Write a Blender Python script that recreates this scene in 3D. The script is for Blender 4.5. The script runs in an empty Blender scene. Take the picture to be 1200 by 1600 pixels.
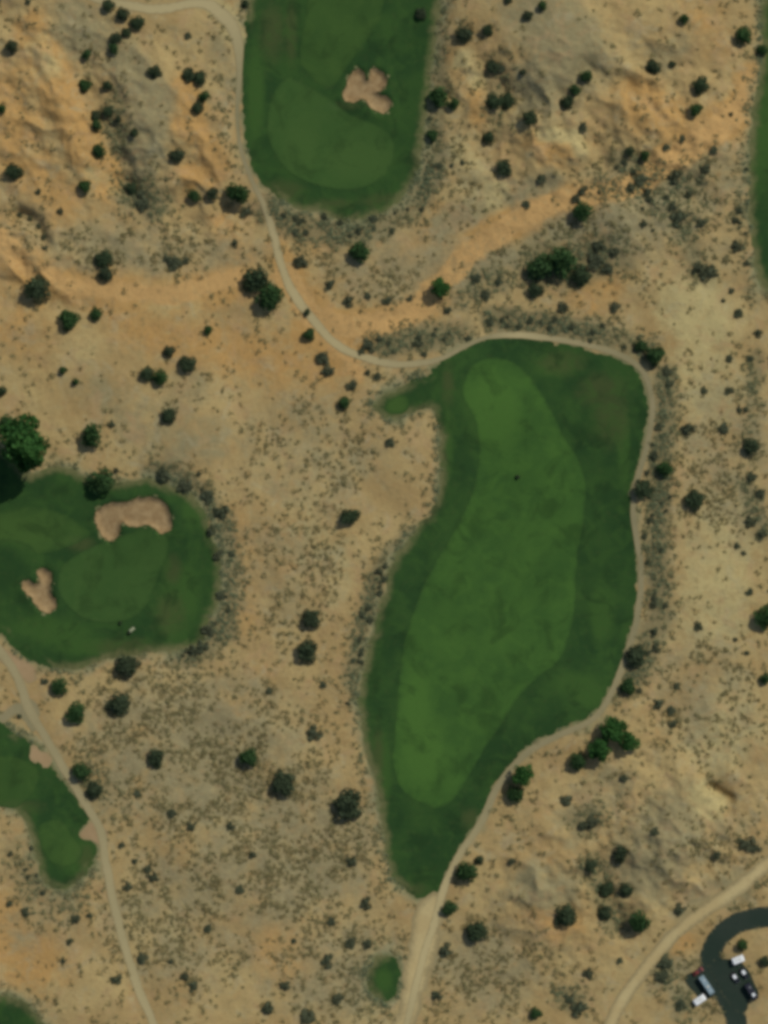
import bpy, bmesh, math, random
import numpy as np
from mathutils import Vector, Matrix
from mathutils.geometry import delaunay_2d_cdt

random.seed(11); rng = np.random.default_rng(11)
S = 0.25                                    # metres per photo pixel (photo 1200 x 1600)
CAM_H = 1500.0
sc = bpy.context.scene
col = sc.collection
def W(px, py): return ((px - 600) * S, (800 - py) * S)
def WA(pts): a = np.array(pts, float); return np.stack([(a[:, 0] - 600) * S, (800 - a[:, 1]) * S], 1)

# ------------------------------------------------------------------ numpy helpers
def h2(ix, iy, seed):
    n = (ix.astype(np.int64) * 374761393 + iy.astype(np.int64) * 668265263 + seed * 974634777) & 0x7fffffff
    n = ((n ^ (n >> 13)) * 1274126177) & 0x7fffffff
    return ((n ^ (n >> 16)) & 0xffff) / 65535.0
def vnoise(x, y, seed=0):
    x0 = np.floor(x); y0 = np.floor(y); fx = x - x0; fy = y - y0
    fx = fx * fx * fx * (fx * (fx * 6 - 15) + 10); fy = fy * fy * fy * (fy * (fy * 6 - 15) + 10)
    a = h2(x0, y0, seed); b = h2(x0 + 1, y0, seed); c = h2(x0, y0 + 1, seed); d = h2(x0 + 1, y0 + 1, seed)
    return (a + (b - a) * fx) * (1 - fy) + (c + (d - c) * fx) * fy
def fbm(x, y, seed=0, octv=4, gain=.5):
    s = 0; amp = 1; tot = 0
    for i in range(octv):
        ca, sa = math.cos(.7 * i + .4), math.sin(.7 * i + .4)
        s = s + amp * vnoise((x * ca - y * sa) * 2 ** i, (x * sa + y * ca) * 2 ** i, seed + i * 17)
        tot += amp; amp *= gain
    return s / tot
def sstep(a, b, x):
    t = np.clip((x - a) / (b - a), 0, 1); return t * t * (3 - 2 * t)
def catmull(pts, closed, step):
    p = np.asarray(pts, float); n = len(p); out = []
    for i in range(n if closed else n - 1):
        if closed: a, b, c, d = p[(i - 1) % n], p[i], p[(i + 1) % n], p[(i + 2) % n]
        else: a, b, c, d = p[max(i - 1, 0)], p[i], p[i + 1], p[min(i + 2, n - 1)]
        k = max(1, int(np.linalg.norm(c - b) / step))
        for j in range(k):
            t = j / k
            out.append(.5 * ((2 * b) + (c - a) * t + (2 * a - 5 * b + 4 * c - d) * t * t + (3 * b - a - 3 * c + d) * t ** 3))
    if not closed: out.append(p[-1])
    return np.array(out)
def seg_dist(X, Y, line, closed=False):
    """distance from points to a polyline, and the parameter 0..1 along it"""
    P = np.stack([X.ravel(), Y.ravel()], 1); L = np.asarray(line, float)
    if closed: L = np.vstack([L, L[:1]])
    best = np.full(len(P), 1e9); par = np.zeros(len(P)); n = len(L) - 1
    for i in range(n):
        a, b = L[i], L[i + 1]; ab = b - a; q = ab @ ab + 1e-12
        t = np.clip(((P - a) @ ab) / q, 0, 1)
        d = np.hypot(P[:, 0] - a[0] - t * ab[0], P[:, 1] - a[1] - t * ab[1])
        m = d < best; best[m] = d[m]; par[m] = (i + t[m]) / n
    return best.reshape(X.shape), par.reshape(X.shape)
def inside(X, Y, poly):
    r = np.zeros(X.shape, bool); n = len(poly)
    for i in range(n):
        x1, y1 = poly[i]; x2, y2 = poly[(i + 1) % n]
        if y1 == y2: continue
        c = ((y1 > Y) != (y2 > Y)) & (X < (x2 - x1) * (Y - y1) / (y2 - y1) + x1)
        r ^= c
    return r

# ------------------------------------------------------------------ plan of the place (photo pixels)
ROUGH = {
 'top': [(392,-120),(390,-10),(384,50),(378,110),(380,180),(388,240),(410,285),(450,318),(500,332),(540,345),(580,338),(612,322),(642,288),(655,240),(666,180),(673,120),(680,60),(688,-10),(692,-120)],
 'east': [(1340,-120),(1200,-120),(1193,-10),(1190,40),(1193,80),(1181,150),(1174,200),(1171,280),(1173,350),(1181,415),(1196,450),(1240,470),(1340,470)],
 'main': [(678,575),(700,558),(730,544),(762,531),(810,528),(870,537),(930,550),(975,566),(999,588),(1011,620),(1011,655),(1003,700),(990,745),(984,780),(989,802),(992,850),(996,890),(995,930),(987,980),(970,1030),(948,1080),(920,1118),(865,1143),(825,1165),(795,1195),(770,1230),(750,1275),(720,1320),(698,1360),(685,1390),(662,1402),(632,1390),(612,1368),(602,1330),(598,1290),(590,1240),(577,1190),(567,1140),(560,1090),(570,1050),(580,1000),(594,950),(605,910),(612,880),(634,850),(666,810),(683,780),(689,740),(688,700),(684,660),(676,636),(650,642),(622,652),(596,651),(585,637),(598,620),(628,606),(656,590),(674,585)],
 'west': [(-120,690),(-10,690),(40,740),(90,728),(130,745),(160,752),(200,752),(240,752),(280,765),(313,788),(330,830),(341,880),(342,920),(331,960),(312,1000),(270,1015),(220,1020),(180,1026),(140,1040),(100,1046),(60,1038),(20,1010),(-10,985),(-120,960)],
 'southwest': [(-120,1100),(-10,1125),(15,1138),(45,1160),(60,1172),(74,1190),(92,1215),(120,1250),(138,1278),(122,1300),(136,1312),(152,1325),(143,1350),(125,1378),(95,1386),(70,1375),(56,1340),(45,1300),(30,1272),(-10,1250),(-120,1230)],
 'corner': [(-80,1548),(-5,1556),(28,1562),(50,1574),(64,1594),(72,1625),(60,1720),(-80,1720)],
 'patch': [(588,1497),(606,1492),(622,1503),(624,1530),(618,1555),(600,1562),(580,1552),(575,1530),(580,1510)],
}
FAIR = {
 'top': [(482,-120),(481,-10),(473,50),(468,85),(478,112),(505,134),(524,131),(548,95),(580,52),(598,10),(604,-120)],
 'main': [(735,575),(760,560),(790,562),(820,580),(845,615),(865,650),(885,690),(905,720),(915,760),(913,810),(905,850),(900,900),(898,950),(890,990),(875,1030),(840,1060),(810,1090),(785,1130),(760,1165),(740,1200),(715,1240),(690,1262),(660,1255),(630,1235),(615,1200),(615,1160),(620,1100),(625,1050),(633,1000),(645,960),(660,920),(680,880),(710,830),(735,780),(747,730),(748,690),(738,650),(722,615)],
 'west': [(-120,800),(-10,800),(40,791),(90,800),(130,823),(140,836),(112,852),(62,866),(40,852),(0,846),(-120,850)],
}
GREEN = {
 'top': [(447,122),(424,155),(418,205),(432,245),(460,275),(510,293),(560,295),(600,275),(616,240),(611,213),(588,195),(550,180),(518,156),(490,140),(465,126)],
 'west': [(150,852),(190,836),(230,826),(258,836),(262,860),(250,890),(240,920),(225,950),(200,968),(160,972),(125,962),(100,940),(90,915),(95,890),(115,870)],
}
TEE = {
 'main': [(607,628),(622,618),(636,620),(640,634),(630,646),(610,646),(601,638)],
 'southwest_a': [(-60,1180),(10,1182),(48,1192),(62,1215),(40,1250),(12,1262),(-60,1240)],
 'southwest_b': [(62,1290),(92,1282),(116,1308),(130,1332),(112,1352),(84,1350),(66,1325)],
}
BUNK = {
 'top': [(545,120),(552,110),(562,106),(569,114),(573,125),(577,122),(579,108),(592,108),(602,118),(604,130),(598,139),(588,144),(594,147),(606,150),(611,160),(606,172),(597,177),(585,172),(574,162),(566,155),(552,160),(540,156),(536,146),(541,134)],
 'west_a': [(148,808),(160,790),(178,784),(200,783),(230,777),(256,784),(268,812),(264,832),(250,833),(232,821),(205,823),(192,816),(186,836),(170,845),(156,830)],
 'west_b': [(34,912),(42,906),(56,912),(62,908),(58,892),(70,887),(79,893),(80,906),(77,920),(88,943),(82,954),(70,957),(56,945),(42,927)],
}
PATH = {
 'cart': ([(80,-60),(140,-6),(200,8),(250,15),(310,5),(345,20),(368,55),(374,110),(371,180),(376,230),(392,278),(412,320),(430,375),(441,420),(460,460),(490,500),(520,533),(560,556),(610,568),(650,568),(690,560),(730,540),(762,527),(810,523),(870,530),(930,542),(976,558),(1004,580),(1017,615),(1019,650),(1011,695),(999,740),(992,765),(990,800),(996,850),(1002,880),(1001,930),(993,980),(975,1035),(955,1085),(925,1125),(870,1150),(830,1172),(800,1200),(775,1235),(755,1280),(725,1325),(703,1365),(690,1400),(680,1440),(660,1500),(645,1560),(634,1605),(610,1700)], 12),
 'west': ([(-60,950),(0,1018),(28,1060),(45,1108),(70,1150),(100,1200),(135,1260),(158,1300),(166,1350),(178,1410),(193,1470),(215,1540),(240,1600),(275,1690)], 14),
 'dirt': ([(1290,1290),(1205,1345),(1160,1383),(1110,1417),(1060,1455),(1012,1508),(975,1560),(953,1610),(930,1700)], 22),
 'loop': ([(1160,1700),(1152,1610),(1147,1580),(1126,1542),(1111,1505),(1117,1475),(1138,1451),(1168,1437),(1215,1433),(1300,1445)], 33),
}
DIRTPADS = {
 'track': [(686,1396),(694,1420),(688,1460),(674,1510),(660,1560),(649,1610),(634,1700),(570,1700),(612,1610),(622,1560),(632,1500),(640,1450),(652,1415)],
 'pad_a': [(-20,1005),(8,1012),(30,1028),(52,1048),(54,1060),(40,1066),(22,1050),(-20,1020)],
 'pad_b': [(50,1170),(66,1172),(84,1188),(80,1200),(62,1198),(50,1188)],
 'pad_c': [(120,1302),(142,1284),(152,1288),(172,1304),(158,1320),(140,1314)],
 'pad_d': [(-30,1120),(5,1112),(30,1098),(52,1098),(62,1130),(50,1140),(30,1118),(5,1128)],
}
STROKES = {
 'orange': [
  (1.0,26,[(55,50),(90,130),(110,190),(140,240),(178,288)]),(.5,45,[(10,140),(40,250),(90,320)]),(.8,20,[(290,140),(310,210),(345,262),(300,275)]),
  (1.1,26,[(1178,130),(1160,170),(1100,215),(1020,270)]),(1.3,22,[(1015,275),(960,300),(880,315),(800,350),(740,390),(690,440),(660,480),(600,505),(550,512),(500,500)]),
  (.7,38,[(1000,160),(1060,200)]),(.5,35,[(850,230),(880,235)]),(.75,34,[(0,365),(60,430),(150,450),(260,470),(360,440)]),
  (.75,22,[(430,390),(462,440),(500,490),(560,525),(520,560),(470,520)]),(.5,50,[(200,490),(300,540),(420,560),(520,560)]),(.6,16,[(700,90),(738,130),(748,185)]),
  (.7,48,[(0,1440),(50,1500)]),(.5,45,[(420,1470),(450,1500)]),(.5,35,[(840,1420),(870,1440)]),(.5,22,[(1070,1470),(1060,1490)]),(.6,22,[(345,350),(382,400)]),
  (.35,60,[(60,560),(20,500)]),(.4,20,[(1150,1340),(1190,1290)]),(.6,20,[(260,190),(300,200)]),(.5,26,[(960,430),(920,470)]),(.45,18,[(690,330),(640,400),(560,430)]),
  (.5,22,[(500,380),(440,345)]),(.35,40,[(370,820),(380,960)]),(.3,40,[(1100,30),(1120,60)])],
 'wash': [(1.0,17,[(1176,130),(1160,170),(1100,215),(1020,272)]),(1.0,15,[(1010,280),(960,300),(880,312),(800,350),(740,390),(690,440),(655,480),(600,505),(550,512),(490,495),(445,430)]),(.75,15,[(0,372),(55,425),(110,448),(190,455),(280,462),(370,432)]),(.6,13,[(520,530),(545,555),(560,580)])],
 'grey': [
  (.75,24,[(690,350),(760,310),(860,285)]),(.7,22,[(720,440),(800,400),(880,360),(960,340)]),(.6,24,[(1060,300),(1130,240),(1150,300)]),
   (.9,42,[(120,40),(140,60)]),(.9,34,[(190,90),(240,160),(225,250)]),(.5,28,[(340,60),(350,150)]),(.95,55,[(840,30),(900,90),(850,140)]),(.5,35,[(1060,70),(1030,100)]),
  (.5,48,[(300,600),(240,690),(150,610)]),(.6,45,[(330,680),(280,700)]),(.8,40,[(830,1380),(870,1390)]),(.85,65,[(1050,1290),(1010,1350)]),(.6,40,[(960,1220),(900,1290)]),(.6,30,[(1140,1370),(1070,1420)]),(.5,35,[(1030,1500),(1060,1560)]),(.9,28,[(955,340),(970,350)]),
  (.4,90,[(250,1230),(350,1280)]),(.5,20,[(1040,580),(1045,600)]),(.6,30,[(640,530),(700,525)]),(.6,30,[(200,300),(230,320)]),(.4,70,[(560,720),(480,660)]),
  (.4,40,[(1160,1270),(1180,1300)]),(.35,80,[(450,1350),(400,1250)])],
 'pale': [
  (.9,55,[(1080,470),(1100,500)]),(.6,70,[(1090,560),(1110,620)]),(.65,70,[(1130,820),(1120,960)]),(.65,60,[(1140,1120),(1120,1160)]),(1.3,18,[(1095,1240),(1115,1258)]),
  (.5,36,[(230,462),(290,475)]),(.6,32,[(720,240),(765,300)]),(.7,18,[(720,95),(742,130)]),(.5,16,[(140,268),(175,292)]),(.4,70,[(480,820),(520,900)]),(.8,14,[(850,212),(895,215),(908,240)]),
  (.7,20,[(320,5),(352,22),(368,55)]),(.35,60,[(140,540),(40,590)]),(.4,60,[(640,1560),(560,1590)]),(.4,16,[(395,20),(390,60)]),(.5,26,[(60,70),(80,110)])],
 'scrub': [
  (1.0,36,[(840,420),(960,400)]),(.9,24,[(600,540),(650,530),(720,520)]),(1.1,20,[(770,498),(850,506),(940,522),(1012,552)]),(1.0,22,[(1038,590),(1038,660),(1030,720),(1026,850),(1032,960),(1008,1030),(985,1070)]),(.9,26,[(975,255),(1010,285),(1060,285),(1085,270)]),(.8,24,[(940,290),(1000,300),(1060,345),(1090,420)]),(.7,20,[(720,470),(790,440),(740,430)]),(.8,16,[(1165,760),(1190,830)]),(.7,18,[(1172,700),(1180,560)]),(.8,22,[(900,1570),(880,1555)]),
  (.6,38,[(960,290),(1080,330)]),(1.0,24,[(245,740),(300,765),(345,820),(356,900),(348,985),(320,1010),(290,1022)]),(.9,16,[(640,835),(605,868),(582,920),(562,990),(548,1070)]),(.5,12,[(575,1250),(592,1330)]),
  (1.1,24,[(668,30),(678,100),(672,180),(672,270),(640,322),(570,365),(480,360),(425,325)]),(.6,36,[(30,1340),(60,1400),(110,1400)]),(.7,24,[(180,160),(185,230)]),(.6,28,[(775,110),(775,200)]),
  (.85,26,[(925,1350),(945,1400),(960,1440)]),(.8,20,[(1035,1500),(1040,1530)]),(.7,18,[(1065,1565),(1070,1590)]),(.7,24,[(935,1275),(900,1285)]),(.6,16,[(1185,1370),(1150,1420)]),(.8,36,[(205,295),(240,315)]),(.5,14,[(1175,470),(1150,330),(1165,230)]),(.5,30,[(970,1040),(940,1150)]),(.5,40,[(130,1210),(150,1240)])],
}
VALLEYS = [  # depth m, half-width m, line
 (3.4,9.5,[(100,55),(125,110),(152,165),(168,215),(184,265),(212,312),(245,330)]),(-2.6,8,[(45,35),(80,105),(105,170),(132,235),(165,290)]),
 (3.4,8,[(758,85),(775,130),(788,165),(778,215),(792,262)]),(-1.5,5,[(725,90),(745,130),(752,180)]),
 (4.2,2.8,[(12,330),(50,343),(67,372),(72,402)]),(3.6,2.3,[(1100,1222),(1128,1242),(1150,1256)]),(1.4,3,[(1008,160),(1040,195),(1058,207)]),(1.2,3,[(980,175),(1010,215),(1030,230)]),
 (3.0,7,[(925,1345),(945,1400),(965,1440),(995,1462)]),(2.5,6,[(330,330),(345,320),(385,335),(420,350)]),(1.5,5,[(900,290),(935,250),(925,200)]),
 (2.0,5,[(70,50),(90,70),(115,85)]),(1.4,4,[(20,380),(60,470),(180,480)]),(2.5,5,[(870,160),(905,125),(935,100)]),(2,5,[(1030,130),(1060,150),(1085,170)]),
 (1.2,3,[(560,500),(640,490),(690,430),(800,345)]),
]
MOUNDS = [(850,40,34,7),(870,225,11,3),(850,1388,15,3.5),(230,170,16,3),(1050,1320,16,3),(960,340,9,2),(300,680,18,2.5),(1010,180,15,3),(1060,60,18,3),(90,200,16,2),(40,400,10,2),
          (1080,1225,10,1.5),(340,220,14,2),(600,800,1,0),(450,1180,16,1.4),(330,1330,18,1.6),(140,560,22,1.6)]

def soft(pts, amp, seed, step=.8, closed=True):
    c = catmull(WA(pts), closed, step)
    if amp:
        nx = fbm(c[:, 0] * .22, c[:, 1] * .22, seed, 3) - .5; ny = fbm(c[:, 0] * .22 + 40, c[:, 1] * .22, seed + 9, 3) - .5
        c = c + np.stack([nx, ny], 1) * 2 * amp
    return c
rough = {k: soft(v, 1.0, 3) for k, v in ROUGH.items()}
for k, c in rough.items():                     # ragged grass edge
    w = 1 - np.exp(-np.maximum(np.abs(c[:, 0]) - 150, 0) * .1) * 0
    rough[k] = c + np.stack([fbm(c[:, 0] * .75, c[:, 1] * .75, 203, 3) - .5, fbm(c[:, 0] * .75 + 31, c[:, 1] * .75, 207, 3) - .5], 1) * 2.2
fair = {k: soft(v, .3, 5) for k, v in FAIR.items()}
green = {k: soft(v, .2, 6) for k, v in GREEN.items()}
tee = {k: soft(v, .2, 7) for k, v in TEE.items()}
bunk = {k: soft(v, .35, 8, .4) for k, v in BUNK.items()}
for k, c in bunk.items(): bunk[k] = c + np.stack([fbm(c[:, 0] * .55, c[:, 1] * .55, 303, 3) - .5, fbm(c[:, 0] * .55 + 31, c[:, 1] * .55, 307, 3) - .5], 1) * 1.5
pads = {k: soft(v, 2.0, 9) for k, v in DIRTPADS.items()}
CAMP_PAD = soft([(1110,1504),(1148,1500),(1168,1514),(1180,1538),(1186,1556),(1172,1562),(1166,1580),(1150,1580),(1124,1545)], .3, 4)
SITE_PAD_SHADE = soft([(1071,1526),(1086,1518),(1098,1508),(1108,1512),(1126,1550),(1112,1560),(1098,1562),(1086,1552),(1074,1540)], .3, 4)  # asphalt pad, widened left so its dark colour stands in for the trailer's shadow
paths = {k: (catmull(WA(p), False, 1.0), w * S) for k, (p, w) in PATH.items()}

# ------------------------------------------------------------------ raster fields (1 m)
RX0, RX1, RY0, RY1 = -210., 210., -260., 260.
gx = np.arange(RX0, RX1 + .5); gy = np.arange(RY0, RY1 + .5); GX, GY = np.meshgrid(gx, gy)
def samp(F, x, y):
    fx = np.clip((np.asarray(x, float) - RX0), 0, F.shape[1] - 1.001); fy = np.clip((np.asarray(y, float) - RY0), 0, F.shape[0] - 1.001)
    ix = fx.astype(int); iy = fy.astype(int); u = fx - ix; v = fy - iy
    return (F[iy, ix] * (1 - u) + F[iy, ix + 1] * u) * (1 - v) + (F[iy + 1, ix] * (1 - u) + F[iy + 1, ix + 1] * u) * v
SDT = np.full(GX.shape, 1e9)                   # signed distance to turf (negative inside)
for k, p in rough.items():
    q = p[::3]; d, _ = seg_dist(GX, GY, q, True); s = np.where(inside(GX, GY, q), -d, d); SDT = np.minimum(SDT, s)
SDB = np.full(GX.shape, 1e9)
for p in bunk.values():
    q = p[::2]; d, _ = seg_dist(GX, GY, q, True); SDB = np.minimum(SDB, np.where(inside(GX, GY, q), -d, d))
SDP = np.full(GX.shape, 1e9)                   # distance to the edge of paths
for l, w in paths.values():
    d, _ = seg_dist(GX, GY, l[::4]); SDP = np.minimum(SDP, d - w / 2)
for p in list(pads.values()) + [CAMP_PAD, SITE_PAD_SHADE]:
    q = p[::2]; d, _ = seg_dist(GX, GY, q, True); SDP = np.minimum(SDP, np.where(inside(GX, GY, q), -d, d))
ATTR = {}
for k, lst in STROKES.items():
    F = np.zeros(GX.shape)
    for amt, w, pts in lst:
        d, _ = seg_dist(GX, GY, WA(pts)); F = np.maximum(F, amt * np.exp(-(d / (w * S * 1.15)) ** 2))
    ATTR[k] = F
FEAT = np.zeros(GX.shape)
for dep, w, pts in VALLEYS:
    l = catmull(WA(pts), False, 2); d, t = seg_dist(GX, GY, l)
    FEAT -= dep * np.exp(-(d / w) ** 2) * np.clip(np.minimum(t, 1 - t) * 5, 0.0, 1)
for px, py, r, h in MOUNDS:
    x, y = W(px, py); FEAT += 1.3 * h * np.exp(-((GX - x) ** 2 + (GY - y) ** 2) / r ** 2)
quiet = sstep(0, 9, np.minimum(SDT, SDP + 1))  # 0 on turf and paths
FEAT *= sstep(-1, 8, np.minimum(SDT, SDP + 2))
badl = np.zeros(GX.shape)                      # where the land is broken
for px, py, r in [(90,150,45),(250,250,30),(1000,190,45),(850,200,35),(760,150,22),(1050,1300,40),(900,1380,32),(40,400,25),(330,330,15)]:
    x, y = W(px, py); badl = np.maximum(badl, np.exp(-((GX - x) ** 2 + (GY - y) ** 2) / (r * 1.0) ** 2))
DISH = -1.5 * sstep(0.5, -1.8, SDB) + .45 * np.exp(-((SDB - 1.2) / 1.1) ** 2)

def height(x, y):
    x = np.asarray(x, float); y = np.asarray(y, float)
    q = samp(quiet, x, y); b = samp(badl, x, y)
    z = (fbm(x / 75, y / 75, 21, 2) - .5) * 4.5
    z = z + q * ((fbm(x / 22, y / 22, 31, 3) - .5) * 2.0 + (fbm(x / 5, y / 5, 51, 3) - .5) * .4)
    rid = 1 - np.abs(2 * fbm(x / 16 + .3 * y / 16, y / 16, 41, 4) - 1)
    z = z + q * b * (rid - .7) * 5.2 + q * b * (fbm(x / 4.5, y / 4.5, 57, 3) - .5) * 1.3
    t = 1 - q
    z = z + t * (fbm(x / 30, y / 30, 71, 2) - .5) * 1.6
    return z + samp(FEAT, x, y) + samp(DISH, x, y)
def hz(x, y): return float(height(np.array([x]), np.array([y]))[0])

# ------------------------------------------------------------------ mesh + object helpers
def tag(o, label=None, cat=None, group=None, kind=None):
    if label: o['label'] = label
    if cat: o['category'] = cat
    if group: o['group'] = group
    if kind: o['kind'] = kind
    return o
def link(name, me, mat=None, parent=None):
    o = bpy.data.objects.new(name, me); col.objects.link(o)
    if mat is not None and not me.materials: me.materials.append(mat)
    if parent: o.parent = parent
    return o
def np_mesh(name, V, F, smooth=True):
    V = np.asarray(V, np.float32); F = np.asarray(F, np.int32); k = F.shape[1]
    me = bpy.data.meshes.new(name)
    me.vertices.add(len(V)); me.vertices.foreach_set('co', V.ravel())
    me.loops.add(F.size); me.loops.foreach_set('vertex_index', F.ravel())
    me.polygons.add(len(F)); me.polygons.foreach_set('loop_start', np.arange(len(F), dtype=np.int32) * k)
    me.polygons.foreach_set('use_smooth', np.full(len(F), smooth))
    me.update(calc_edges=True); me.validate()
    return me
def attr(me, name, vals, dom='POINT'):
    a = me.attributes.new(name, 'FLOAT', dom); a.data.foreach_set('value', np.asarray(vals, np.float32))

# ------------------------------------------------------------------ materials
class NT:
    def __init__(s, name):
        s.m = bpy.data.materials.new(name); s.m.use_nodes = True; s.t = s.m.node_tree; s.t.nodes.clear()
        s.out = s.n('ShaderNodeOutputMaterial')
    def n(s, t, **k):
        x = s.t.nodes.new(t)
        for a, v in k.items(): setattr(x, a, v)
        return x
    def l(s, a, b): s.t.links.new(a, b)
    def put(s, sock, v):
        if hasattr(v, 'node'): s.l(v, sock)
        else: sock.default_value = v
    def attr(s, nm): return s.n('ShaderNodeAttribute', attribute_name=nm).outputs['Fac']
    def pos(s): return s.n('ShaderNodeNewGeometry').outputs['Position']
    def noise(s, scale, detail=4, rough=.55, vec=None, dist=0):
        x = s.n('ShaderNodeTexNoise'); x.inputs['Scale'].default_value = scale; x.inputs['Detail'].default_value = detail
        x.inputs['Roughness'].default_value = rough; x.inputs['Distortion'].default_value = dist; s.l(vec or s.pos(), x.inputs['Vector']); return x.outputs['Fac']
    def math(s, op, a, b=0., c=None, clamp=False):
        x = s.n('ShaderNodeMath', operation=op, use_clamp=clamp); s.put(x.inputs[0], a); s.put(x.inputs[1], b)
        if c is not None: s.put(x.inputs[2], c)
        return x.outputs[0]
    def rng(s, v, a, b, c=0., d=1.):
        x = s.n('ShaderNodeMapRange', clamp=True, interpolation_type='SMOOTHSTEP'); s.put(x.inputs[0], v)
        for i, q in enumerate((a, b, c, d)): x.inputs[1 + i].default_value = q
        return x.outputs[0]
    def mix(s, f, a, b, mode='MIX'):
        x = s.n('ShaderNodeMix', data_type='RGBA', blend_type=mode); s.put(x.inputs[0], f)
        for i, q in ((6, a), (7, b)): s.put(x.inputs[i], q if hasattr(q, 'node') else (*q, 1) if len(q) == 3 else q)
        return x.outputs[2]
    def bsdf(s, colr, rough=.9, bump=None, bd=.3, spec=.2, metal=0., **kw):
        b = s.n('ShaderNodeBsdfPrincipled'); s.put(b.inputs['Base Color'], colr if hasattr(colr, 'node') else (*colr, 1))
        b.inputs['Roughness'].default_value = rough; b.inputs['Specular IOR Level'].default_value = spec; b.inputs['Metallic'].default_value = metal
        for k, v in kw.items(): b.inputs[k].default_value = v
        if bump is not None:
            u = s.n('ShaderNodeBump'); u.inputs['Strength'].default_value = 1.0; u.inputs['Distance'].default_value = bd; s.l(bump, u.inputs['Height']); s.l(u.outputs[0], b.inputs['Normal'])
        s.l(b.outputs[0], s.out.inputs[0]); return s.m

TAN1 = (.360,.252,.102); TAN2 = (.43,.322,.136); ORANGE = (.465,.275,.090); GREY = (.27,.235,.118); PALE = (.475,.395,.175); SCRUB = (.185,.165,.080); BROWN = (.21,.155,.068)
def ground_mat():
    t = NT('desert_soil')
    n1 = t.noise(.035, 5, .6); n2 = t.noise(.16, 5, .62); n3 = t.noise(.55, 4, .65); n4 = t.noise(1.8, 3, .6)
    c = t.mix(t.rng(n1, .38, .62), TAN1, TAN2)
    wob = t.math('MULTIPLY', t.math('SUBTRACT', n2, .5), 1.1)
    def lay(c, nm, colr, lo=.18, hi=.72, top=.95):
        f = t.rng(t.math('ADD', t.attr(nm), wob), lo, hi, 0., top); return t.mix(f, c, colr)
    c = lay(c, 'orange', ORANGE, .10, .55); c = lay(c, 'grey', GREY); c = lay(c, 'pale', PALE)
    c = t.mix(t.rng(t.noise(.11, 5, .62, dist=.7), .50, .68, 0, .45), c, (.42,.275,.135))
    c = t.mix(t.rng(t.noise(.14, 5, .62, dist=.8), .52, .70, 0, .45), c, (.37,.335,.195))
    c = lay(c, 'scrub', SCRUB, .2, .85, .85)
    c = lay(c, 'grass', (.275,.25,.135), .16, .85, .75)
    c = lay(c, 'wash', (.53,.325,.120), .20, .50, 1.)
    c = lay(c, 'sagebelt', (.235,.245,.130), .3, .9, .8)
    c = lay(c, 'veg', (.125,.145,.06), .25, .9, .9)
    g = t.math('ADD', t.math('MULTIPLY', t.attr('grass'), .55), t.math('MULTIPLY', t.math('SUBTRACT', t.noise(.42, 4, .65, dist=.8), .5), 1.5))
    c = t.mix(t.rng(g, .25, .6, 0, .5), c, (.205,.178,.09))
    # lichen, litter and iron stains at a metre or so
    c = t.mix(t.rng(n3, .52, .70, 0, .45), c, BROWN)
    c = t.mix(t.rng(n3, .30, .46, .30, 0), c, PALE)
    c = t.mix(t.rng(t.noise(.3, 4, .6, dist=.6), .56, .70, 0, .30), c, (.36,.20,.075))
    c = t.mix(t.rng(t.noise(.23, 4, .6, dist=.4), .57, .72, 0, .35), c, (.225,.205,.10))
    c = t.mix(t.rng(n4, .3, .7, 0, .22), c, BROWN)
    bump = t.math('ADD', t.math('MULTIPLY', n3, 1.), t.math('MULTIPLY', n4, .4))
    return t.bsdf(c, .95, bump, .35, .1)
def turf_mat(name, base, light, dry, fringe=.9, stripe=None, fc=(.150,.145,.058), fe=.71):
    t = NT(name)
    n1 = t.noise(.05, 4, .6); n2 = t.noise(.35, 5, .65); n3 = t.noise(2.2, 3, .6)
    c = t.mix(t.rng(n1, .35, .65, 0, .55), base, light)
    c = t.mix(t.rng(t.math('ADD', t.attr('light'), t.math('MULTIPLY', t.math('SUBTRACT', n2, .5), .5)), .15, .8), c, light)
    if stripe:
        w = t.n('ShaderNodeTexWave', wave_type='BANDS'); mp = t.n('ShaderNodeMapping'); mp.inputs['Rotation'].default_value = (0, 0, stripe[0])
        t.l(t.pos(), mp.inputs['Vector']); t.l(mp.outputs[0], w.inputs['Vector']); w.inputs['Scale'].default_value = stripe[1]; w.inputs['Distortion'].default_value = 1.2; w.inputs['Detail Scale'].default_value = .3
        c = t.mix(t.math('MULTIPLY', w.outputs['Fac'], .10), c, light)
    d = t.math('ADD', t.attr('dry'), t.math('MULTIPLY', t.math('SUBTRACT', n2, .5), .7))
    c = t.mix(t.rng(d, .2, .95, 0, .75), c, dry)
    e = t.math('ADD', t.attr('edge'), t.math('MULTIPLY', t.math('SUBTRACT', n2, .5), 1.1))
    c = t.mix(t.rng(t.math('ADD', t.attr('edge'), t.math('MULTIPLY', t.math('SUBTRACT', t.noise(.16, 5, .65, dist=.6), .5), 1.2)), .05, .8, .55 if fe > .7 else 0, 0), c, (.068,.092,.030))
    c = t.mix(t.rng(e, .0, fe, fringe, 0), c, fc)
    c = t.mix(t.rng(t.noise(.13, 5, .62, dist=.7), .48, .66, 0, .55), c, light)
    c = t.mix(t.rng(t.noise(.085, 5, .62, dist=.7), .50, .68, 0, .60), c, tuple(v * .62 for v in base))
    c = t.mix(t.rng(t.noise(.6, 4, .65), .52, .74, 0, .30), c, dry)
    c = t.mix(t.rng(n3, .4, .75, 0, .22), c, tuple(v * .55 for v in base))
    return t.bsdf(c, .9, n3, .06, .15)
M = {}
M['ground'] = ground_mat()
M['rough'] = turf_mat('rough_turf', (.0185,.0530,.0130), (.040,.094,.0180), (.060,.078,.023))
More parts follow.
